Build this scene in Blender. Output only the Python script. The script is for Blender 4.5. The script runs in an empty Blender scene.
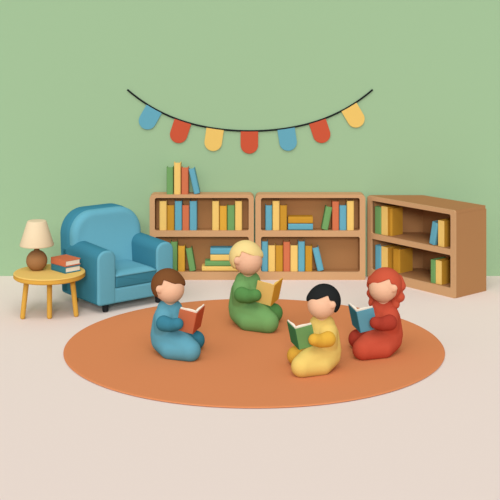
import bpy, bmesh, math, random
from mathutils import Vector, Matrix
C = bpy.context.scene.collection
F, H = 1200.0, 2.53            # focal length in pixels, eye height
WALL = 11.0

def at(px, py, Y):             # pixel + chosen depth -> point in the room
    return Vector(((px-250)/F*Y, Y, H-py/F*Y))
def gY(py, z=0.0):             # depth of a pixel row on a level plane at height z
    return (H-z)*F/py

# ------------------------------------------------------------------ materials
def lin(c):
    return tuple(((v/255)/12.92 if v <= 10 else (((v/255)+.055)/1.055)**2.4) for v in c)
MATS = {}
def mat(name, rgb, gain=1.0, rough=.95, noise=.012, scale=60):
    if name in MATS: return MATS[name]
    m = bpy.data.materials.new(name); m.use_nodes = True
    nt = m.node_tree; b = nt.nodes['Principled BSDF']
    c = [min(.92, v*gain) for v in lin(rgb)]
    tc = nt.nodes.new('ShaderNodeTexCoord'); nz = nt.nodes.new('ShaderNodeTexNoise')
    nz.inputs['Scale'].default_value = scale; nz.inputs['Detail'].default_value = 3
    mx = nt.nodes.new('ShaderNodeMix'); mx.data_type = 'RGBA'
    mx.inputs['A'].default_value = (*[v*(1-noise) for v in c], 1)
    mx.inputs['B'].default_value = (*[min(.95, v*(1+noise)) for v in c], 1)
    nt.links.new(tc.outputs['Object'], nz.inputs['Vector'])
    nt.links.new(nz.outputs['Fac'], mx.inputs['Factor'])
    nt.links.new(mx.outputs['Result'], b.inputs['Base Color'])
    b.inputs['Roughness'].default_value = rough
    b.inputs['Specular IOR Level'].default_value = 0.0
    MATS[name] = m
    return m
G = 1.0
M = dict(
 wall=mat('sage_wall_paint', (163,194,153), .80),
 floor=mat('pale_beige_floor', (229,213,203), .96),
 rug=mat('terracotta_rug_wool', (210,133,87), 0.97, scale=120),
 oak=mat('light_oak', (207,162,118), 0.83),
 brown=mat('shaded_oak', (176,128,85), 0.86),  # shaded copy of the oak for the angled bookcase
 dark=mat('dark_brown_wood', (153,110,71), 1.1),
 honey=mat('honey_tabletop', (232,193,108), 0.9),
 honeyrim=mat('amber_table_wood', (214,163,71), 0.9),
 lampbase=mat('lamp_brown_ceramic', (153,110,71), 1.0),
 shade=mat('cream_lamp_shade', (245,222,184), 0.74),
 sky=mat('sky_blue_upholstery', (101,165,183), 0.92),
 teal=mat('shaded_blue_upholstery', (63,129,149), 0.9),  # darker copy of the chair blue, side shade put into the colour
 black=mat('black_painted_wood', (46,46,48), 0.8),
 string=mat('black_cord', (40,44,44), 0.75),
 f_blue=mat('blue_felt', (101,165,183), .85),
 f_red=mat('red_felt', (204,91,63), 0.8),
 f_yellow=mat('yellow_felt', (235,196,108), 0.82),
 b_green=mat('green_book_cloth', (115,161,99), 0.86),
 b_yellow=mat('yellow_book_cloth', (237,198,114), 0.86),
 b_gold=mat('gold_book_cloth', (194,143,50), 0.9),
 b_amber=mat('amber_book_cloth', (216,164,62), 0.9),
 b_orange=mat('orange_book_cloth', (203,114,78), 0.9),
 b_blue=mat('blue_book_cloth', (101,165,183), 0.9),
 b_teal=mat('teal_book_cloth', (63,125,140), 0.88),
 b_orange_shade=mat('shaded_orange_cloth', (190,90,58), 0.9),  # orange cloth darkened as painted shade
 b_green_shade=mat('shaded_green_cloth', (72,128,82), 0.85),  # green cloth darkened as painted shade
 paper=mat('cream_paper', (247,235,216), 0.85),
 ypaper=mat('yellow_paper', (232,190,100), 0.85),
 skin=mat('peach_skin', (235,186,152), 0.84),
 h_brown=mat('brown_hair', (128,82,48), 0.76),
 h_blond=mat('blond_hair', (240,212,142), 0.83),
 h_black=mat('black_hair', (42,44,44), 0.75),
 h_red=mat('red_hair', (205,90,64), 0.78),
 c_blue=mat('blue_jersey', (101,165,183), 0.8),
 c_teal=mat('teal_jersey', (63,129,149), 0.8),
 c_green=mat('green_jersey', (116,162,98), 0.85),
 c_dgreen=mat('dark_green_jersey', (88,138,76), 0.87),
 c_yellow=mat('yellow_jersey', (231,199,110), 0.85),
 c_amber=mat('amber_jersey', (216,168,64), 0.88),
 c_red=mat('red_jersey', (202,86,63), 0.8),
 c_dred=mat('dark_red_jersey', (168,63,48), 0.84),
)

# ------------------------------------------------------------------ helpers
def obj(name, bm, m, parent=None, smooth=False):
    if isinstance(bm, bmesh.types.BMesh):
        bmesh.ops.recalc_face_normals(bm, faces=bm.faces)
        me = bpy.data.meshes.new(name); bm.to_mesh(me); bm.free()
    else: me = bm
    me.materials.clear(); me.materials.append(m)
    if smooth:
        for p in me.polygons: p.use_smooth = True
    o = bpy.data.objects.new(name, me); C.objects.link(o)
    if parent: o.parent = parent
    return o
def tag(o, label, cat, group=None):
    o['label'] = label; o['category'] = cat
    if group: o['group'] = group
    return o
def thing(name, label, cat, loc=(0,0,0), rz=0, group=None):
    o = bpy.data.objects.new(name, None); C.objects.link(o)
    o.location = loc; o.rotation_euler = (0,0,rz); o.empty_display_size = .05
    return tag(o, label, cat, group)

def box(bm, x0, x1, y0, y1, z0, z1, bev=0, seg=2):
    b = bmesh.new()
    vs = [b.verts.new((x,y,z)) for x in (x0,x1) for y in (y0,y1) for z in (z0,z1)]
    for f in ((0,1,3,2),(4,6,7,5),(0,4,5,1),(2,3,7,6),(0,2,6,4),(1,5,7,3)):
        b.faces.new([vs[i] for i in f])
    if bev: bmesh.ops.bevel(b, geom=b.edges[:], offset=bev, segments=seg, affect='EDGES', profile=.5)
    merge(bm, b)
def merge(bm, b):
    me = bpy.data.meshes.new('tmp'); b.to_mesh(me); b.free(); bm.from_mesh(me); bpy.data.meshes.remove(me)
def BX(*a, **k):
    bm = bmesh.new(); box(bm, *a, **k); return bm

def rrect(x0, x1, z0, z1, r, n=6):
    if not isinstance(r, (tuple, list)): r = (r,)*4     # bl, br, tr, tl
    out = []
    for (cx, cz, a0), rr in zip(((x0,z0,180),(x1,z0,270),(x1,z1,0),(x0,z1,90)), r):
        sx = 1 if cx == x0 else -1; sz = 1 if cz == z0 else -1
        if rr <= 0: out.append((cx,cz)); continue
        for i in range(n+1):
            a = math.radians(a0+90*i/n)
            out.append((cx+sx*rr+rr*math.cos(a), cz+sz*rr+rr*math.sin(a)))
    return out
def inset(pts, d):
    n = len(pts); res = []
    for i in range(n):
        p0, p1, p2 = Vector(pts[i-1]), Vector(pts[i]), Vector(pts[(i+1) % n])
        e1 = (p1-p0); e2 = (p2-p1)
        if e1.length < 1e-9 or e2.length < 1e-9: res.append(pts[i]); continue
        e1.normalize(); e2.normalize()
        n1 = Vector((-e1.y, e1.x)); n2 = Vector((-e2.y, e2.x))
        nn = n1+n2
        if nn.length < 1e-6: nn = n1
        nn.normalize()
        k = d/max(.5, nn.dot(n1)); res.append((p1.x+nn.x*k, p1.y+nn.y*k))
    return res
def prism(bm, pts, y0, y1, bev=0, seg=4, fn=None, both=True):
    """extrude a counter-clockwise outline (x,z) from y0 to y1 with rounded rims"""
    fn = fn or (lambda x, y, z: (x, y, z))
    rings = []
    if bev > 0:
        for i in range(seg+1):
            a = math.pi/2*i/seg
            rings.append((inset(pts, bev*(1-math.sin(a))), y0+bev*(1-math.cos(a))))
        if both:
            for i in range(seg, -1, -1):
                a = math.pi/2*i/seg
                rings.append((inset(pts, bev*(1-math.sin(a))), y1-bev*(1-math.cos(a))))
        else: rings.append((pts, y1))
    else: rings = [(pts, y0), (pts, y1)]
    R = [[bm.verts.new(fn(x, y, z)) for x, z in ring] for ring, y in rings]
    n = len(pts)
    for a, b in zip(R, R[1:]):
        for i in range(n):
            bm.faces.new((a[i], a[(i+1) % n], b[(i+1) % n], b[i]))
    bm.faces.new(R[0]); bm.faces.new(R[-1][::-1])
    return bm
def lathe(prof, n=64, cx=0, cy=0):
    bm = bmesh.new(); R = []
    for r, z in prof:
        if r < 1e-6: R.append([bm.verts.new((cx,cy,z))])
        else: R.append([bm.verts.new((cx+r*math.cos(2*math.pi*i/n), cy+r*math.sin(2*math.pi*i/n), z)) for i in range(n)])
    for a, b in zip(R, R[1:]):
        for i in range(n):
            j = (i+1) % n
            if len(a) == 1 and len(b) == 1: continue
            if len(a) == 1: bm.faces.new((a[0], b[i], b[j]))
            elif len(b) == 1: bm.faces.new((a[i], a[j], b[0]))
            else: bm.faces.new((a[i], a[j], b[j], b[i]))
    return bm
def tube(bm, pts, rad, n=12):
    pts = [Vector(p) for p in pts]; R = []
    rad = rad if isinstance(rad, (list, tuple)) else [rad]*len(pts)
    up = Vector((0,1,0))
    for i, p in enumerate(pts):
        t = (pts[min(i+1, len(pts)-1)]-pts[max(i-1, 0)]).normalized()
        a = t.cross(up)
        if a.length < 1e-4: a = t.cross(Vector((1,0,0)))
        a.normalize(); b = t.cross(a).normalized()
        R.append([bm.verts.new(p+(a*math.cos(2*math.pi*k/n)+b*math.sin(2*math.pi*k/n))*rad[i]) for k in range(n)])
    for a, b in zip(R, R[1:]):
        for i in range(n): bm.faces.new((a[i], a[(i+1) % n], b[(i+1) % n], b[i]))
    bm.faces.new(R[0]); bm.faces.new(R[-1])
    return bm
def hull(bm, *balls):
    """tapered limb: the hull of balls (centre, radius or 3 radii)"""
    b = bmesh.new()
    for c, r in balls:
        rr = r if isinstance(r, (tuple, list)) else (r, r, r)
        bmesh.ops.create_icosphere(b, subdivisions=3, radius=1,
            matrix=Matrix.Translation(c) @ Matrix.Diagonal((*rr, 1)))
    if len(balls) > 1:
        res = bmesh.ops.convex_hull(b, input=b.verts[:])
        junk = [g for g in res['geom_interior'] if isinstance(g, bmesh.types.BMVert)]
        bmesh.ops.delete(b, geom=junk, context='VERTS')
        loose = [f for f in res['geom_unused'] if isinstance(f, bmesh.types.BMVert) and f.is_valid]
        if loose: bmesh.ops.delete(b, geom=loose, context='VERTS')
        bmesh.ops.recalc_face_normals(b, faces=b.faces[:])
    merge(bm, b)
def fuse(bm, voxel=.006, smooth=6, floor=True):
    """melt overlapping shapes into one continuous smooth surface"""
    me = bpy.data.meshes.new('tmp'); bm.to_mesh(me); bm.free()
    o = bpy.data.objects.new('tmp', me); C.objects.link(o)
    r = o.modifiers.new('r', 'REMESH'); r.mode = 'VOXEL'; r.voxel_size = voxel
    s = o.modifiers.new('s', 'SMOOTH'); s.factor = .5; s.iterations = smooth
    bpy.context.view_layer.update()
    dg = bpy.context.evaluated_depsgraph_get()
    out = bpy.data.meshes.new_from_object(o.evaluated_get(dg))
    bpy.data.objects.remove(o); bpy.data.meshes.remove(me)
    if floor:
        for v in out.vertices:
            if v.co.z < 0: v.co.z = 0
    return out

# ------------------------------------------------------------------ the room
o = obj('floor', BX(-4.5, 4.5, 2.0, WALL, -.1, 0), M['floor']); o['kind'] = 'structure'
o = obj('wall_back', BX(-4.5, 4.5, WALL, WALL+.1, -.1, 3.4), M['wall']); o['kind'] = 'structure'

# rug
RUGZ = .012
r_ = [(0,0),(1.325,0),(1.345,.002),(1.352,.006),(1.348,.0105),(1.335,RUGZ),(0,RUGZ)]
bm = lathe(r_, 128)
o = obj('rug', bm, M['rug']); o.location = (.03, 8.775, 0); o.scale = (1.02, 1, 1)
tag(o, 'large round terracotta orange rug lying on the beige floor', 'rug')

# ------------------------------------------------------------------ bunting
def string_y(px):
    t = (px-250)/122.7
    return 131.0-41.4*(.713*t*t+.287*t**4)
YB = WALL-.0084
spts = [at(x, string_y(x), YB) for x in [127.3+245.4*i/60 for i in range(61)]]
base = at(250, 131, YB)
bt = thing('bunting', 'string of seven rounded felt flags hung across the green wall', 'bunting', base)
bm = bmesh.new(); tube(bm, [p-base for p in spts], .0082, 10)
obj('string', bm, M['string'], bt, True)
for px, col in ((154.3,'blue'),(183,'red'),(215.2,'yellow'),(249.4,'red'),(286,'blue'),(317.3,'red'),(348.8,'yellow')):
    p = at(px, string_y(px), YB)-base
    q = at(px+1, string_y(px+1), YB)-at(px-1, string_y(px-1), YB)
    ang = math.atan2(q.z, q.x)
    w = .0805; L = .207
    pts = [(-w,0)]+[(w*math.cos(math.radians(a)), -(L-w)+w*math.sin(math.radians(a))) for a in range(180, 361, 10)]+[(w,0)]
    ca, sa = math.cos(ang), math.sin(ang)
    bm = bmesh.new()
    prism(bm, pts, -.003, .003, .0015, 2, lambda x, y, z: (p.x+x*ca-z*sa, y-.0035+.0, p.z+x*sa+z*ca))
    f = obj('flag', bm, M['f_'+col], bt)
    f['label'] = col+' flag'

# ------------------------------------------------------------------ books
BT = .006
def book_parts(root, t, d, hh, cm, pm, spine_m=None, inset_top=.018):
    """spine at y=0 facing -y, thickness along x (centred), height along z from 0"""
    bm = bmesh.new(); r = min(t*.35, .014)
    if spine_m is None:
        outer = [(t/2, d), (t/2-BT, d), (t/2-BT, BT*1.3), (-t/2+BT, BT*1.3), (-t/2+BT, d), (-t/2, d)]
        arc1 = [(-t/2+r-r*math.cos(math.radians(a)), r-r*math.sin(math.radians(a))) for a in range(0, 91, 18)]
        arc2 = [(t/2-r+r*math.sin(math.radians(a)), r-r*math.cos(math.radians(a))) for a in range(0, 91, 18)]
        pts = outer+arc1+arc2
        lo = [bm.verts.new((x, y, 0)) for x, y in pts]; hi = [bm.verts.new((x, y, hh)) for x, y in pts]
        n = len(pts)
        for i in range(n): bm.faces.new((lo[i], lo[(i+1) % n], hi[(i+1) % n], hi[i]))
        bm.faces.new(lo); bm.faces.new(hi)
        ed = [e for e in bm.edges if len(e.link_faces) == 2 and abs(e.verts[0].co.z-e.verts[1].co.z) < 1e-6]
        bmesh.ops.bevel(bm, geom=ed, offset=.002, segments=2, affect='EDGES')
        obj('cover', bm, cm, root)
    else:
        box(bm, -t/2, -t/2+BT, BT*1.2, d, 0, hh, .002); box(bm, t/2-BT, t/2, BT*1.2, d, 0, hh, .002)
        obj('cover', bm, cm, root)
        bm = bmesh.new()
        box(bm, -t/2, t/2, 0, BT*1.2, .0, hh, .003)
        s = obj('spine', bm, spine_m, root); s['label'] = 'yellow spine'
    obj('pages', BX(-t/2+BT, t/2-BT, BT*1.3, d-.006, .004, hh-inset_top), pm, root)
PG = {'blue':'b_blue','green':'b_green','yellow':'b_yellow','gold':'b_gold','orange':'b_orange','amber':'b_amber'}

def pages_for(col): return M['paper']

# ------------------------------------------------------------------ bookcases along the wall
YF, YBK = 10.845, 10.99                 # front plane and back plane
S = F/YF                                # pixels per metre on the front plane
def zf(py): return H-py/S               # height of a pixel row on the front plane
def plate(bm, outer, holes, y0, y1):
    es = []
    for loop in [outer]+holes:
        vs = [bm.verts.new((x, y0, z)) for x, z in loop]
        for i in range(len(vs)): es.append(bm.edges.new((vs[i], vs[(i+1) % len(vs)])))
    res = bmesh.ops.triangle_fill(bm, edges=es, use_beauty=True)
    fs = [f for f in res['geom'] if isinstance(f, bmesh.types.BMFace)]
    ext = bmesh.ops.extrude_face_region(bm, geom=fs)
    for v in ext['geom']:
        if isinstance(v, bmesh.types.BMVert): v.co.y = y1
def wall_case(px0, px1, ox0, ox1, label, zt=None):
    x0 = (px0-250)/S; x1 = (px1-250)/S; w = x1-x0; cx = (x0+x1)/2
    a0 = (ox0-250)/S-cx; a1 = (ox1-250)/S-cx
    zt = zf(194.6); d = YBK-YF
    t = thing('bookcase', label, 'bookcase', (cx, YF, 0), 0, 'bookcases')
    bm = bmesh.new()
    out = rrect(-w/2, w/2, 0, zt, (.012,.012,.04,.04))
    plate(bm, out, [rrect(a0, a1, Z1, Z2, .018), rrect(a0, a1, Z3, Z4, .018)], 0, .018)
    inn = inset(out, .014)
    n = len(out)                        # the outer shell running back to the wall
    A = [bm.verts.new((x, .018, z)) for x, z in out]; B = [bm.verts.new((x, d, z)) for x, z in out]
    A2 = [bm.verts.new((x, .018, z)) for x, z in inn]; B2 = [bm.verts.new((x, d, z)) for x, z in inn]
    for i in range(n):
        j = (i+1) % n
        for q in ((A[i],A[j],B[j],B[i]), (A2[j],A2[i],B2[i],B2[j]), (B[i],B[j],B2[j],B2[i]), (A[j],A[i],A2[i],A2[j])):
            bm.faces.new(q)
    obj('frame', bm, M['oak'], t)
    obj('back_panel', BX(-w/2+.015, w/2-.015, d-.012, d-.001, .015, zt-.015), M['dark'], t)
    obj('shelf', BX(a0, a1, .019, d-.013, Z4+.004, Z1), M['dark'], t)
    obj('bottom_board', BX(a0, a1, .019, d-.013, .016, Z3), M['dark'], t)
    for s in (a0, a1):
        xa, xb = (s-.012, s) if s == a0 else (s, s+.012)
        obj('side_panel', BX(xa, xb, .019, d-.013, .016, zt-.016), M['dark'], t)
    return t
Z2, Z1 = zf(198), zf(230.7)
Z4, Z3 = zf(236.8), zf(272)
wall_case(149.6, 253.8, 154.8, 248.7, 'left oak bookcase against the green wall, four books standing on its top')
wall_case(255.4, 365.4, 261.0, 359.8, 'middle oak bookcase against the green wall, nothing on its top')

def up(px0, px1, pyt, z0, col, label, group, lean=0, d=.105):
    """a standing book on the wall bookcases; lean in degrees, positive tips the top to the right"""
    yo = YF+.020 if z0 < .7 else YF+.012
    s = F/yo
    t = (px1-px0)/s-.001; hh = H-pyt/s-z0
    cx = ((px0+px1)/2-250)/s
    r = thing('book', label, 'book', (cx, yo, z0), 0, group)
    if lean:
        a = math.radians(lean); hh = hh/math.cos(a)-abs(math.tan(a))*t*.8
        r.rotation_euler = (0, a, 0)
        # turn about the lower corner that stays on the shelf
        k = t/2 if a > 0 else -t/2
        r.location = (cx+k-k*math.cos(a), yo, z0+abs(k*math.sin(a))+.0005)
    book_parts(r, t, d, hh, M[PG[col]], pages_for(col))
def flat(px0, px1, z0, t, col, label, group, d=.11):
    yo = YF+.020; s = F/yo
    x0 = (px0-250)/s; L = (px1-px0)/s
    r = thing('book', label, 'book', (x0, yo, z0+t/2), 0, group)
    r.rotation_euler = (0, math.pi/2, 0)
    book_parts(r, t-.0005, d, L, M[PG[col]], pages_for(col), inset_top=.006)

zt = zf(194.6)
g = 'books on top of the left bookcase'
up(166.5,173.2,167.4,zt,'green','green book standing leftmost on top of the left bookcase',g)
up(173.8,180.8,162.8,zt,'yellow','tall yellow book on top of the left bookcase',g)
up(181.3,188.5,167.6,zt,'orange','orange book standing on top of the left bookcase',g)
up(193.9,200.0,168.4,zt,'blue','blue book leaning on the orange one on top of the left bookcase',g,-12.5)
g = 'books on the upper shelf of the left bookcase'; z = Z1
up(159.2,166.8,201.2,z,'yellow','tall yellow book leftmost on the upper shelf of left bookcase',g)
up(167.0,174.4,205.4,z,'gold','short gold book between tall yellow and tall blue, upper shelf of left bookcase',g)
up(174.6,182.0,201.2,z,'blue','tall blue book between the short gold and short orange, upper shelf of left bookcase',g)
up(182.1,189.3,205.4,z,'orange','short orange book between two blue books, upper shelf of left bookcase',g)
up(189.5,197.0,201.2,z,'blue','tall blue book ending the left row, upper shelf of left bookcase',g)
up(212.0,219.2,201.2,z,'yellow','tall yellow book starting the right row, upper shelf of left bookcase',g)
up(219.5,227.0,206.0,z,'amber','short amber book beside a green book, upper shelf of left bookcase',g)
up(227.3,234.7,205.4,z,'green','short green book on the upper shelf of left bookcase',g)
up(234.9,242.2,201.2,z,'yellow','tall yellow book rightmost on the upper shelf of left bookcase',g)
g = 'books on the lower shelf of the left bookcase'; z = Z3
up(170.4,177.4,241.8,z,'green','upright green book beside the blue armchair, lower shelf of left bookcase',g)
up(177.8,185.0,246.0,z,'amber','upright amber book on the lower shelf of left bookcase',g)
up(189.4,195.8,248.0,z,'green','green book leaning to the left, lower shelf of left bookcase',g,-10)
tk = .047
flat(201.8,242.0,z,tk,'yellow','yellow book at the bottom of the lying stack, left bookcase',g)
flat(205.0,243.0,z+tk,tk,'green','green book second from bottom of the lying stack, left bookcase',g)
flat(210.4,240.0,z+2*tk,.058,'yellow','yellow book under the blue top book of the lying stack, left bookcase',g)
flat(210.4,240.0,z+2*tk+.058,.058,'blue','blue book on top of the lying stack, left bookcase',g)
g = 'books on the upper shelf of the middle bookcase'; z = Z1
up(265.3,272.2,205.5,z,'blue','short blue book leftmost on the upper shelf of middle bookcase',g)
up(272.4,279.7,201.1,z,'yellow','tall yellow book beside a gold one, upper shelf of middle bookcase',g)
up(279.9,287.1,205.5,z,'gold','upright gold book on the upper shelf of middle bookcase',g)
flat(288.2,312.9,z,.059,'blue','blue book lying under the gold one, upper shelf of middle bookcase',g)
flat(288.2,312.9,z+.059,.061,'gold','gold book lying on the blue one, upper shelf of middle bookcase',g)
up(321.4,328.2,206.6,z,'green','green book leaning to the right against the orange one, middle bookcase',g,11)
up(332.1,339.2,201.6,z,'orange','tall orange book on the upper shelf of middle bookcase',g)
up(339.4,346.6,205.5,z,'blue','short blue book between orange and yellow, upper shelf of middle bookcase',g)
up(346.8,354.2,201.1,z,'yellow','tall yellow book rightmost on the upper shelf of middle bookcase',g)
g = 'books on the lower shelf of the middle bookcase'; z = Z3
up(261.3,268.0,241.6,z,'blue','tall blue book leftmost on the lower shelf of middle bookcase',g)
up(268.1,275.4,245.5,z,'yellow','yellow book right of the leftmost blue one, lower shelf of middle bookcase',g)
up(275.5,283.0,245.5,z,'gold','gold book left of the orange one, lower shelf of middle bookcase',g)
up(283.2,290.2,242.0,z,'orange','orange book on the lower shelf of middle bookcase',g)
up(290.3,298.0,245.5,z,'yellow','yellow book right of the orange one, lower shelf of middle bookcase',g)
up(298.1,305.0,241.6,z,'blue','tall upright blue book right of centre, lower shelf of middle bookcase',g)
up(305.2,312.5,246.0,z,'gold','gold book left of the leaning blue one, lower shelf of middle bookcase',g)
up(317.5,324.2,247.4,z,'blue','blue book leaning to the left, lower shelf of middle bookcase',g,-13)

# ------------------------------------------------------------------ corner bookcase, turned 45 degrees
P1 = Vector(((367.4-250)/F*gY(277.2), gY(277.2)))
P2 = Vector(((454.8-250)/F*gY(298.6), gY(298.6)))
du = P2-P1; WC = du.length; angc = math.atan2(du.y, du.x)
DC = .42
HC = .745
cb = thing('bookcase', 'right brown bookcase turned at an angle with its side panel painted as shaded', 'bookcase', (P1.x, P1.y, 0), angc, 'bookcases')
bm = bmesh.new()
c1, c2, c3, c4 = .0785, .36, .407, .706
plate(bm, rrect(0, WC, 0, HC, (.012,.012,.02,.02)), [rrect(.047, WC-.047, c1, c2, .016), rrect(.047, WC-.047, c3, c4, .016)], 0, .02)
obj('frame', bm, M['oak'], cb)
# footprint, its hidden back corner cut off along the wall
ca, sa = math.cos(angc), math.sin(angc)
def wy(x, y): return P1.y+x*sa+y*ca
YL = WALL-.008
ya = (YL-P1.y)/ca                        # on the left side x=0
xb = (YL-P1.y-DC*ca)/sa                  # on the back y=DC
foot = [(0,.0205), (WC,.0205), (WC,DC), (xb,DC), (0,ya)]
def slab(pts, z0, z1, bev=0):
    bm = bmesh.new()
    lo = [bm.verts.new((x,y,z0)) for x,y in pts]; hi = [bm.verts.new((x,y,z1)) for x,y in pts]
    n = len(pts)
    for i in range(n): bm.faces.new((lo[i], lo[(i+1)%n], hi[(i+1)%n], hi[i]))
    bm.faces.new(lo); bm.faces.new(hi)
    if bev:
        bmesh.ops.bevel(bm, geom=[e for e in bm.edges if min(e.verts[0].co.y, e.verts[1].co.y) > .05 ], offset=bev, segments=3, affect='EDGES')
    return bm
obj('top_panel', slab(foot, HC-.03, HC, .012), M['brown'], cb)  # top and sides carry their shade in the colour
obj('side_panel', BX(WC-.03, WC, .0205, DC, 0, HC-.031, 0), M['brown'], cb)
obj('side_panel', BX(0, .03, .0205, ya-.01, 0, HC-.031, 0), M['brown'], cb)
foot2 = [(.031,.0215), (WC-.031,.0215), (WC-.031,DC-.017), (xb+.01,DC-.017), (.031,ya-.008)]
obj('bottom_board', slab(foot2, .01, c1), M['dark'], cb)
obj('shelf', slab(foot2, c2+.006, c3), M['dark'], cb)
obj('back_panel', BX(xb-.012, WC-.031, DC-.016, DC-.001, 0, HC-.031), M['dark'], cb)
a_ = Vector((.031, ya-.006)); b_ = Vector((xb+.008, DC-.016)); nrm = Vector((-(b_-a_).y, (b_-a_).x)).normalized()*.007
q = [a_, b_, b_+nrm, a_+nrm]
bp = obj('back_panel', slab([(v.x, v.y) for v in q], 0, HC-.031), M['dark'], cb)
def uc(px, yo):                          # position along the front from a pixel column
    k = (px-250)/F
    return (k*(P1.y+yo*ca)-P1.x+yo*sa)/(ca-k*sa)
def corner_book(px0, px1, z0, hh, d, col, label, g, two=False, lean=0, yo=.03):
    u0, u1 = uc(px0, yo), uc(px1, yo)
    t = u1-u0-.001; x = (u0+u1)/2
    d = min(d, (YL-.015-P1.y-u0*sa)/ca-yo)     # stop short of the cut-off back corner
    w = Vector((P1.x+x*ca-yo*sa, P1.y+x*sa+yo*ca, z0))
    r = thing('book', label, 'book', w, angc, g)
    if lean:
        a = math.radians(lean)
        k = t/2 if a > 0 else -t/2
        r.rotation_euler = (0, a, angc)
        off = k-k*math.cos(a)
        r.location = (w.x+off*ca, w.y+off*sa, z0+abs(k*math.sin(a))+.0005)
    if two: book_parts(r, t, d, hh, M['b_gold'], M['paper'], M['b_yellow'])
    else: book_parts(r, t, d, hh, M[PG[col]], M['paper'])
g = 'books on the upper shelf of the right bookcase'
corner_book(374.2,381.0,c3,.245,.15,'green','green book leftmost on the upper shelf of right bookcase',g)
corner_book(381.2,387.4,c3,.258,.215,'y','gold book with yellow spine beside the green one, upper shelf of right bookcase',g,True)
corner_book(388.6,391.8,c3,.246,.145,'gold','gold book set back beside the yellow spine, upper shelf of right bookcase',g,False,0,.05)
corner_book(428.4,434.4,c3,.195,.17,'blue','blue book leaning to the right, upper shelf of right bookcase',g,False,11)
corner_book(437.9,444.0,c3,.225,.26,'y','gold book with yellow spine behind the frame edge, upper shelf of right bookcase',g,True)
g = 'books on the lower shelf of the right bookcase'
corner_book(374.6,381.0,c1,.222,.16,'blue','blue book leftmost on the lower shelf of right bookcase',g)
corner_book(381.2,387.4,c1,.222,.33,'y','gold book with yellow spine right of the blue one, lower shelf of right bookcase',g,True)
corner_book(392.4,399.5,c1,.212,.175,'gold','wide gold book set back behind the red haired child, lower shelf of right bookcase',g,False,0,.08)
corner_book(430.0,435.4,c1,.2,.2,'green','green book on the lower shelf of right bookcase',g)
corner_book(435.6,441.4,c1,.205,.26,'y','gold book with yellow spine beside the green one, lower shelf of right bookcase',g,True)

# ------------------------------------------------------------------ side table, lamp, stacked books
TX, TY, TZ = (49.5-250)/F*9.65, 9.65, .346
TR = .286
st = thing('side_table', 'round honey yellow side table beside the blue armchair', 'table', (TX, TY, 0), math.radians(9.5))
obj('tabletop', lathe([(0,TZ-.012),(TR-.004,TZ-.012),(TR-.001,TZ-.008),(TR-.001,TZ-.004),(TR-.006,TZ),(0,TZ)], 96), M['honey'], st)
rim = obj('rim', lathe([(0,TZ-.045),(TR-.012,TZ-.045),(TR,TZ-.036),(TR,TZ-.0125),(0,TZ-.0125)], 96), M['honeyrim'], st)
for a in (-90, -25, 90, 205):
    a = math.radians(a); r0, r1 = .198, .232
    bm = bmesh.new()
    p0 = Vector((r0*math.cos(a), r0*math.sin(a), TZ-.046)); p1 = Vector((r1*math.cos(a), r1*math.sin(a), .018))
    if abs(math.sin(a)) > .9: p0 = Vector((0, .10*math.sin(a), TZ-.046)); p1 = Vector((0, .125*math.sin(a), .018))
    dv = (p1-p0).normalized()
    tube(bm, [p0, p0.lerp(p1,.5), p1, p1+Vector((0,0,-.011)), Vector((p1.x,p1.y,0))], [.021,.0205,.020,.0185,.012], 16)
    obj('leg', bm, M['honeyrim'], st, True)

LX, LY = (36.8-250)/F*9.71, 9.71
lp = thing('table_lamp', 'table lamp with round brown base and cream shade on the side table', 'lamp', (LX, LY, TZ))
R = .085
prof = [(0,0),(.038,0)]+[(R*math.cos(math.radians(a)), .077+R*math.sin(math.radians(a))) for a in range(-62, 76, 6)]
prof += [(.0225,.160),(.0205,.172),(.0205,.18),(0,.18)]
obj('lamp_base', lathe(prof, 64), M['lampbase'], lp, True)
zb, ztp = .543-TZ, .745-TZ
bm = lathe([(.128,zb+.000),(.136,zb+.002),(.137,zb+.010),(.078,ztp-.008),(.072,ztp-.001),(.066,ztp),(0,ztp),(0,ztp-.004),(.068,ztp-.004),(.070,ztp-.010),(.131,zb+.008),(.128,zb)], 72)
obj('lamp_shade', bm, M['shade'], lp, True)
bm = bmesh.new(); tube(bm, [(0,0,.178),(0,0,ztp-.006)], .006, 12)
for a in (0, 60, 120):
    c, s = math.cos(math.radians(a)), math.sin(math.radians(a))
    tube(bm, [(-.067*c,-.067*s,ztp-.007),(.067*c,.067*s,ztp-.007)], .0025, 8)
obj('shade_holder', bm, M['lampbase'], lp)
bm = bmesh.new(); hull(bm, (Vector((0,0,.235)), (.028,.028,.034)))
obj('bulb', bm, M['paper'], lp, True)

def lying_book(z0, dx, dy, rz, t, cm, label):
    r = thing('book', label, 'book', (-1.475+dx, 9.568+dy, z0), rz, 'books on the side table')
    # spine along local y at x=0 (faces left-front), pages show on the y=0 end
    Lx, Ly = .152, .2
    bm = bmesh.new()
    box(bm, .0, Lx, 0, Ly, 0, .009, .003); box(bm, 0, Lx, 0, Ly, t-.009, t-.0005, .003); box(bm, 0, .009, 0, Ly, 0, t-.0005, .004)
    obj('cover', bm, cm, r)
    obj('pages', BX(.009, Lx-.007, .006, Ly-.006, .0085, t-.0092), M['paper'], r)
lying_book(TZ, 0, 0, math.radians(43), .052, M['b_teal'], 'teal book at the bottom of the pair on the side table')
lying_book(TZ+.052, .0, .004, math.radians(44), .052, M['b_orange'], 'orange book on top of the teal one on the side table')

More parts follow.
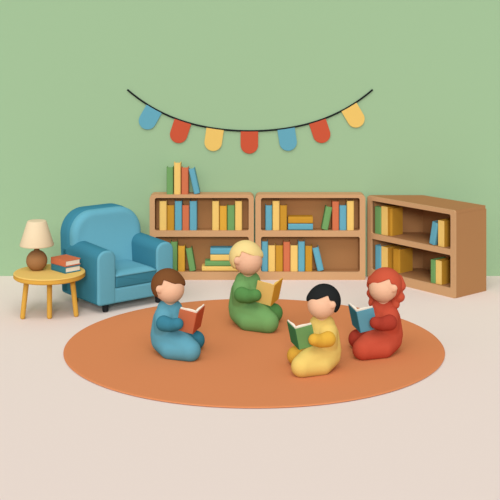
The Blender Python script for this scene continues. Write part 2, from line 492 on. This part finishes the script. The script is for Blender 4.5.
# ------------------------------------------------------------------ armchair
ANG = math.radians(38)
W, D = .735, .64
ch = thing('armchair', 'blue upholstered armchair with shade painted teal on its sides, beside the side table', 'armchair', (-1.222, 9.634, 0), ANG)
LEG = .066
for x, y in ((.10,.05),(W-.13,.04),(.06,D-.17),(W-.13,D-.17)):
    bm = bmesh.new(); tube(bm, [(x,y,LEG+.01),(x,y,.012),(x,y,.004),(x,y,0)], [.026,.024,.021,.016], 20)
    obj('leg', bm, M['black'], ch, True)
AW, AH = .17, .505
def arm(x0, x1, mirror):
    out = rrect(x0, x1, LEG, AH, (.03,.03,.075,.075), 8)
    # top of the arm rises gently towards the back
    fn = lambda x, y, z: (x, y, z+max(0,(z-.35)/.175)*.03*max(0, y)/D)
    bm = bmesh.new(); prism(bm, out, .012, D-.05, .02, 4, fn)
    a = obj('arm', bm, M['teal'], ch, True)  # arm sides painted as shaded, the front piece as lit
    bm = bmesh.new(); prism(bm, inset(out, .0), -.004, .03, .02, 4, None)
    p = obj('lit_front', bm, M['sky'], a, True); p['label'] = 'sky blue front, painted as lit'
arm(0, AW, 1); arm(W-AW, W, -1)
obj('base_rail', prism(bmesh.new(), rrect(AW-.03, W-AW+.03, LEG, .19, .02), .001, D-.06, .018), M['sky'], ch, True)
# seat cushion: boxing in the painted-shade teal, lighter sky blue top that bulges
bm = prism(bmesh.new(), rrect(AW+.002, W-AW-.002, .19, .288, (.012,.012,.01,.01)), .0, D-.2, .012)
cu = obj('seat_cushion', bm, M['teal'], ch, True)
bm = bmesh.new(); N = 24
xs = [AW+.002+(W-2*AW-.004)*i/N for i in range(N+1)]; ys = [-.004+(D-.2)*j/N for j in range(N+1)]
def ct(i, j):
    e = min(1, 6*min(i/N, 1-i/N))*min(1, 8*min(j/N, 1-j/N))
    return .289+.030*math.sqrt(e)
T = [[bm.verts.new((xs[i], ys[j], ct(i,j))) for j in range(N+1)] for i in range(N+1)]
Bt = [[bm.verts.new((xs[i], ys[j], .282)) for j in range(N+1)] for i in range(N+1)]
for i in range(N):
    for j in range(N):
        bm.faces.new((T[i][j],T[i+1][j],T[i+1][j+1],T[i][j+1])); bm.faces.new((Bt[i][j],Bt[i][j+1],Bt[i+1][j+1],Bt[i+1][j]))
for i in range(N):
    bm.faces.new((Bt[i][0],Bt[i+1][0],T[i+1][0],T[i][0])); bm.faces.new((Bt[i+1][N],Bt[i][N],T[i][N],T[i+1][N]))
    bm.faces.new((Bt[0][i+1],Bt[0][i],T[0][i],T[0][i+1])); bm.faces.new((Bt[N][i],Bt[N][i+1],T[N][i+1],T[N][i]))
s = obj('cushion_top', bm, M['sky'], cu, True); s['label'] = 'sky blue cushion top'
# backrest
def back_outline(x0, x1, z0, z1, r): return rrect(x0, x1, z0, z1, (.03,.03,r,r), 12)
lean = lambda x, y, z: (x, y+max(0, z-.28)*.10, z)
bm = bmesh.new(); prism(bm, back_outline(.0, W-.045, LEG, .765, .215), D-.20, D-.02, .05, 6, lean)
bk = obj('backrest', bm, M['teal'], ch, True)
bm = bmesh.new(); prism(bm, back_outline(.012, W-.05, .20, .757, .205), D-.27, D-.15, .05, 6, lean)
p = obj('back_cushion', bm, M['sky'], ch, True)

# ------------------------------------------------------------------ children reading on the rug
KB = 352.0                                     # reference row of the seat for the master pose
KS = KB*F/((H-0)*F)*1.0                        # = pixels per metre / F * ... at that row
KY = (H*F)/KB; SC = F/KY
def child(px, py, sx, label, hair, cols, hairm, bookm, booklabel, pages_up=True, far_hand=True):
    Yc = gY(py, RUGZ); k = (SC/F*Yc)
    root_loc = Vector(((px-250)/F*Yc, Yc, RUGZ)); yaw = -math.atan((px-250)/F)
    def L(x, y, dY):                           # master-pose pixel -> local metres, Y along the line of sight
        Y = KY+dY
        return Vector((sx*(x-172)/F*Y, dY, H-y/F*Y))*k
    r = lambda p: p/SC*k
    def place(o):
        o.location = root_loc; o.rotation_euler = (0,0,yaw)
    hc = L(168, 285.3, -.02); hr = r(15.5)
    # ---- body: head, ears, neck, trunk and limbs in one surface
    bm = bmesh.new()
    hull(bm, (hc, (hr, hr, hr*1.0)))
    hull(bm, (hc+Vector((sx*.018,-.02,-.022))*k, hr*.90), (hc+Vector((sx*.012,-.012,-.040))*k, hr*.66))
    al = math.radians(13.4)
    def face(u, v):                            # a point of the head's near half, as seen from the eye height of the viewer
        q = math.sqrt(max(0, 1-u*u-v*v))
        return Vector((sx*u, v*math.sin(al)-q*math.cos(al), v*math.cos(al)+q*math.sin(al))).normalized()
    ed = face(-.56, -.24)
    hull(bm, (hc+ed*hr*.97, (r(3.7), r(2.2), r(3.9))))
    hull(bm, (hc+Vector((sx*.80,.60,-.27)).normalized()*hr*.97, (r(2.4), r(3.0), r(3.9))))
    fd = face(.50, -.42)
    hull(bm, (hc+fd*hr*.985, (r(1.3), r(1.3), r(1.6))))
    hull(bm, (L(170,298,-.01), r(6.5)), (L(170,308,0), r(6.5)))
    hull(bm, (L(170,314,0), r(9)), (L(169,335,0), r(12)))
    for a, b, c_ in (((163,314,-.07),(165,320.5,-.09),(177,324,-.21)), ((178,313,.08),(188,322,.09),(196,321,.0))):
        hull(bm, (L(*a), r(4)), (L(*b), r(3.5))); hull(bm, (L(*b), r(3.5)), (L(*c_), r(3)))
    hull(bm, (L(170,340,-.04), r(9)), (L(189,350,-.19), r(7))); hull(bm, (L(176,341,.03), r(7)), (L(195,341,.06), r(6)))
    hull(bm, (L(170,338,0), r(9)), (L(176,341,.03), r(7))); hull(bm, (L(170,314,0), r(7)), (L(163,314,-.07), r(4))); hull(bm, (L(170,314,0), r(7)), (L(178,313,.08), r(4)))
    p = obj('person', fuse(bm, .0055*k), M['skin'], None, True); place(p)
    tag(p, label, 'person', 'children reading on the rug')
    # ---- clothing
    bm = bmesh.new()
    hull(bm, (L(169,334.5,0), (r(18.8), r(17), r(19))), (L(168,319,-.005), (r(15.4), r(13), r(13))))
    hull(bm, (L(168.5,317,0), r(13)), (L(166,308.6,0), r(9.2)), (L(173.5,308.6,0), r(9.0)))
    hull(bm, (L(170,313,0), r(9)), (L(180,313.5,.06), r(6.0)))
    hull(bm, (L(165,316,-.03), r(11.0)), (L(163,323,-.10), r(8)), (L(167,332,-.02), r(14)))
    hull(bm, (L(169,338,-.03), r(16.5)), (L(182,345.5,-.14), r(12.5)), (L(190,351,-.20), r(10.8)))
    hull(bm, (L(190,351,-.20), r(10.6)), (L(170,349.5,-.13), r(10)), (L(163,340,-.02), r(12)))
    obj('outfit', fuse(bm, .006*k, 16), cols[0], p, True)
    bm = bmesh.new()
    hull(bm, (L(163.6,323.2,-.165), (r(7.6), r(6.5), r(7.8))), (L(171,325.2,-.185), r(6.4)))
    hull(bm, (L(171,325.2,-.185), r(6.4)), (L(177.6,324,-.22), r(5.9)))
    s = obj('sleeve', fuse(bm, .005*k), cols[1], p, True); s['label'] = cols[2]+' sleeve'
    bm = bmesh.new()
    hull(bm, (L(179,313,.075), r(5.5)), (L(187.5,321.5,.09), r(5.2)))
    hull(bm, (L(187.5,321.5,.09), r(5.2)), (L(196.5,321.5,-.003), r(4.4)))
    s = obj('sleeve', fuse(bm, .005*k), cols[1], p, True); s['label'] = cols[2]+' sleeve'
    bm = bmesh.new()
    hull(bm, (L(180,341,.02), r(9.5)), (L(195.2,340.6,.06), r(9.8)))
    s = obj('shaded_far_leg', fuse(bm, .006*k), cols[1], p, True); s['label'] = cols[2]+' far leg with painted shade'  # same garment as the near leg, its shade painted with the sleeve colour
    # ---- hair
    a = Vector((sx*-.42, .35, .83)).normalized()
    e1 = a.cross(Vector((0,0,1))).normalized(); e2 = a.cross(e1)
    def polar(v):
        v = v.normalized(); th = math.acos(max(-1, min(1, v.dot(a))))
        return math.atan2(v.dot(e2), v.dot(e1)), th
    front = [(1.0,-.02),(.95,-.03),(.82,-.03),(.62,.0),(.44,.06),(.25,.13),(.08,.20),(-.10,.27),(-.25,.33),(-.30,.14),(-.36,.0),(-.60,.0),(-.72,-.28),(-.60,-.68)]
    bd = [face(u, v) for u, v in front]
    if hair == 'long':
        bd[-1] = Vector((sx*-.5,-.35,-.8)); 
    bd += [Vector((sx*-.62,.35,-.70)), Vector((sx*-.2,.75,-.63)), Vector((sx*.35,.85,-.4)), Vector((sx*.75,.6,-.3)), Vector((sx*.93,.3,-.2))]
    pol = sorted(polar(v) for v in bd)
    def theta(ph):
        n = len(pol)
        ext = [(pol[-1][0]-2*math.pi, pol[-1][1])]+pol+[(pol[0][0]+2*math.pi, pol[0][1])]
        for (p0, t0), (p1, t1) in zip(ext, ext[1:]):
            if p0 <= ph <= p1:
                s_ = (ph-p0)/max(1e-6, p1-p0); return t0+(t1-t0)*s_
        return pol[0][1]
    NP, NT = 160, 22
    th = [theta(-math.pi+2*math.pi*i/NP) for i in range(NP)]
    for _ in range(2): th = [(th[i-1]+2*th[i]+th[(i+1) % NP])/4 for i in range(NP)]
    bm = bmesh.new(); so, si = [], []
    tip = face(.99, .06)
    hcen = hc+Vector((sx*-.003,.002,.001))*k
    for j in range(NT+1):
        fo, fi = [], []
        for i in range(NP):
            ph = -math.pi+2*math.pi*i/NP; t = th[i]*j/NT
            dv = a*math.cos(t)+(e1*math.cos(ph)+e2*math.sin(ph))*math.sin(t)
            edge = max(0, (j/NT-.86)/.14)
            fo.append(hcen+dv*hr*(1.075-.025*edge**2+.10*math.exp(-((1-dv.dot(tip))/.07)**1.0))); fi.append(hcen+dv*hr*.985)
        so.append(fo); si.append(fi)
    def surf(g_):
        top = bm.verts.new(sum(g_[0], Vector())/NP); R_ = [[bm.verts.new(v) for v in ring] for ring in g_[1:]]
        for i in range(NP): bm.faces.new((top, R_[0][i], R_[0][(i+1) % NP]))
        for A_, B_ in zip(R_, R_[1:]):
            for i in range(NP): bm.faces.new((A_[i], B_[i], B_[(i+1) % NP], A_[(i+1) % NP]))
        return R_[-1]
    A_, B_ = surf(so), surf(si)
    for i in range(NP): bm.faces.new((A_[i], B_[i], B_[(i+1) % NP], A_[(i+1) % NP]))
    h = obj('hair', bm, hairm, p, True)
    if hair == 'long':
        bm = bmesh.new()
        hull(bm, (L(163.5,292,.045), (r(13),r(9),r(13))), (L(165,301,.07), (r(11),r(7),r(8))))
        for chain in (((154.5,279,.0,4.0),(152.4,286.5,-.015,5.0),(156.0,292,-.01,4.0),(153.6,297.5,-.02,5.2),(158.5,301,-.01,4.0),(158,305,-.02,4.6)),
                      ((182,280,.04,3.5),(183.2,286,.045,3.6),(181.8,290.0,.05,2.8),(183.0,294.5,.05,3.8),(180.4,299,.05,3.2),(180.6,304,.05,4.4))):
            for c0, c1_ in zip(chain, chain[1:]):
                hull(bm, (L(*c0[:3]), r(c0[3])), (L(*c1_[:3]), r(c1_[3])), (L(168 if c0[0] > 168 else 161, c0[1], .06), r(5)))
        lk = obj('lock', fuse(bm, .004*k, 8), hairm, h, True); lk['label'] = 'wavy locks falling to the shoulders'
    # ---- the open book
    S0 = L(197,314,-.20); B0 = L(192.8,334.8,-.145)
    d = (B0-S0); hh = d.length; d.normalize()
    def ortho(v): v = v-d*v.dot(d); return v.normalized()
    n1 = ortho(L(179.4,310,-.175)-S0); n2 = ortho(L(205.2,306.8,-.085)-S0)
    wd = .127*k
    inn = ortho(n1+n2)
    def sl(bm, n, inward, w0, w1, h0, h1, t0, t1, bev):
        b = bmesh.new()
        vs = [b.verts.new(S0+n*w+d*h_+inward*t) for w in (w0,w1) for h_ in (h0,h1) for t in (t0,t1)]
        for f in ((0,1,3,2),(4,6,7,5),(0,4,5,1),(2,3,7,6),(0,2,6,4),(1,5,7,3)): b.faces.new([vs[i] for i in f])
        bmesh.ops.recalc_face_normals(b, faces=b.faces[:])
        if bev: bmesh.ops.bevel(b, geom=b.edges[:], offset=bev, segments=2, affect='EDGES')
        merge(bm, b)
    in1 = n1.cross(d); in1 = in1 if in1.dot(n2) > 0 else -in1
    in2 = n2.cross(d); in2 = in2 if in2.dot(n1) > 0 else -in2
    bk = thing('open_book', booklabel, 'book', root_loc, yaw, 'books being read')
    ct_ = .0055*k
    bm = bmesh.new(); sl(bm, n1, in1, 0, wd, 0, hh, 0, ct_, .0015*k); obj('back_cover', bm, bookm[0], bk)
    bm = bmesh.new(); sl(bm, n2, in2, -.002*k, wd, 0, hh, 0, ct_, .0015*k); c = obj('shaded_far_cover', bm, bookm[1], bk)  # far cover in a darker copy, shade put into its colour
    up_ = -.010*k if pages_up else .008*k
    for n, i_ in ((n1,in1),(n2,in2)):
        bm = bmesh.new(); NS = 10
        ring = []
        for q in range(NS+1):                   # a leaf block that swells near the fold
            u = q/NS; w = .010*k+(wd-.014*k)*u; t = (.008+.008*math.sin(math.pi*min(1, u*1.25+.1)))*k
            ring.append((w, t))
        pts = [(w, ct_*1.02) for w, t in ring]+[(w, ct_+t) for w, t in reversed(ring)]
        lo = [bm.verts.new(S0+n*w+d*up_+i_*t) for w, t in pts]; hi = [bm.verts.new(S0+n*w+d*(hh-.006*k)+i_*t) for w, t in pts]
        m_ = len(pts)
        for q in range(m_): bm.faces.new((lo[q], lo[(q+1) % m_], hi[(q+1) % m_], hi[q]))
        bm.faces.new(lo); bm.faces.new(hi)
        obj('pages', bm, bookm[2], bk)
    return p

child(172, 352, 1, 'brown haired child in a blue outfit reading an orange book on the rug', 'short',
      (M['c_blue'], M['c_teal'], 'teal'), M['h_brown'], (M['b_orange'], M['b_orange_shade'], M['paper']),
      'open orange book held by the child in blue')
child(250, 324, 1, 'blond child in a green outfit reading a yellow book on the rug', 'short',
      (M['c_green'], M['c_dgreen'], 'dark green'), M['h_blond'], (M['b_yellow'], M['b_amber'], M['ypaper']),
      'open yellow book held by the child in green', False)
child(319.8, 367.4, -1, 'black haired child in a yellow outfit reading a green book on the rug', 'short',
      (M['c_yellow'], M['c_amber'], 'amber'), M['h_black'], (M['b_green'], M['b_green_shade'], M['paper']),
      'open green book held by the child in yellow')
child(381.2, 351, -1, 'child with long red hair and red outfit reading a blue book on the rug', 'long',
      (M['c_red'], M['c_dred'], 'dark red'), M['h_red'], (M['b_blue'], M['b_teal'], M['paper']),  # b_teal here is the painted shade of the blue far cover
      'open blue book held by the child in red')

# ------------------------------------------------------------------ light: even white dome and unseen suns added for a flat look
w = bpy.data.worlds.new('flat_fill'); bpy.context.scene.world = w; w.use_nodes = True
bg = w.node_tree.nodes['Background']; bg.inputs['Color'].default_value = (1,1,1,1); bg.inputs['Strength'].default_value = .45
for el, az, e, an in ((18, 0, .50, 14), (58, 0, .43, 40), (38, -48, .17, 50)):  # fill suns added without a visible source; the last brightens the angled bookcase
    sl_ = bpy.data.lights.new('flat_fill', 'SUN'); sl_.energy = e*math.pi; sl_.angle = math.radians(an)
    so_ = bpy.data.objects.new('flat_fill', sl_); C.objects.link(so_)
    so_.rotation_euler = (math.radians(90-el), 0, math.radians(az)); so_.location = (0, 0, 5)

cam = bpy.data.cameras.new('camera'); cam.sensor_fit = 'HORIZONTAL'; cam.sensor_width = 36
cam.lens = 36*F/500; cam.shift_y = -.5; cam.clip_end = 100
co = bpy.data.objects.new('camera', cam); C.objects.link(co)
co.location = (0,0,H); co.rotation_euler = (math.radians(90),0,0)
sc = bpy.context.scene; sc.camera = co
sc.view_settings.view_transform = 'Standard'; sc.view_settings.look = 'None'
sc.view_settings.gamma = 1; sc.view_settings.exposure = 0; sc.view_settings.use_curve_mapping = False
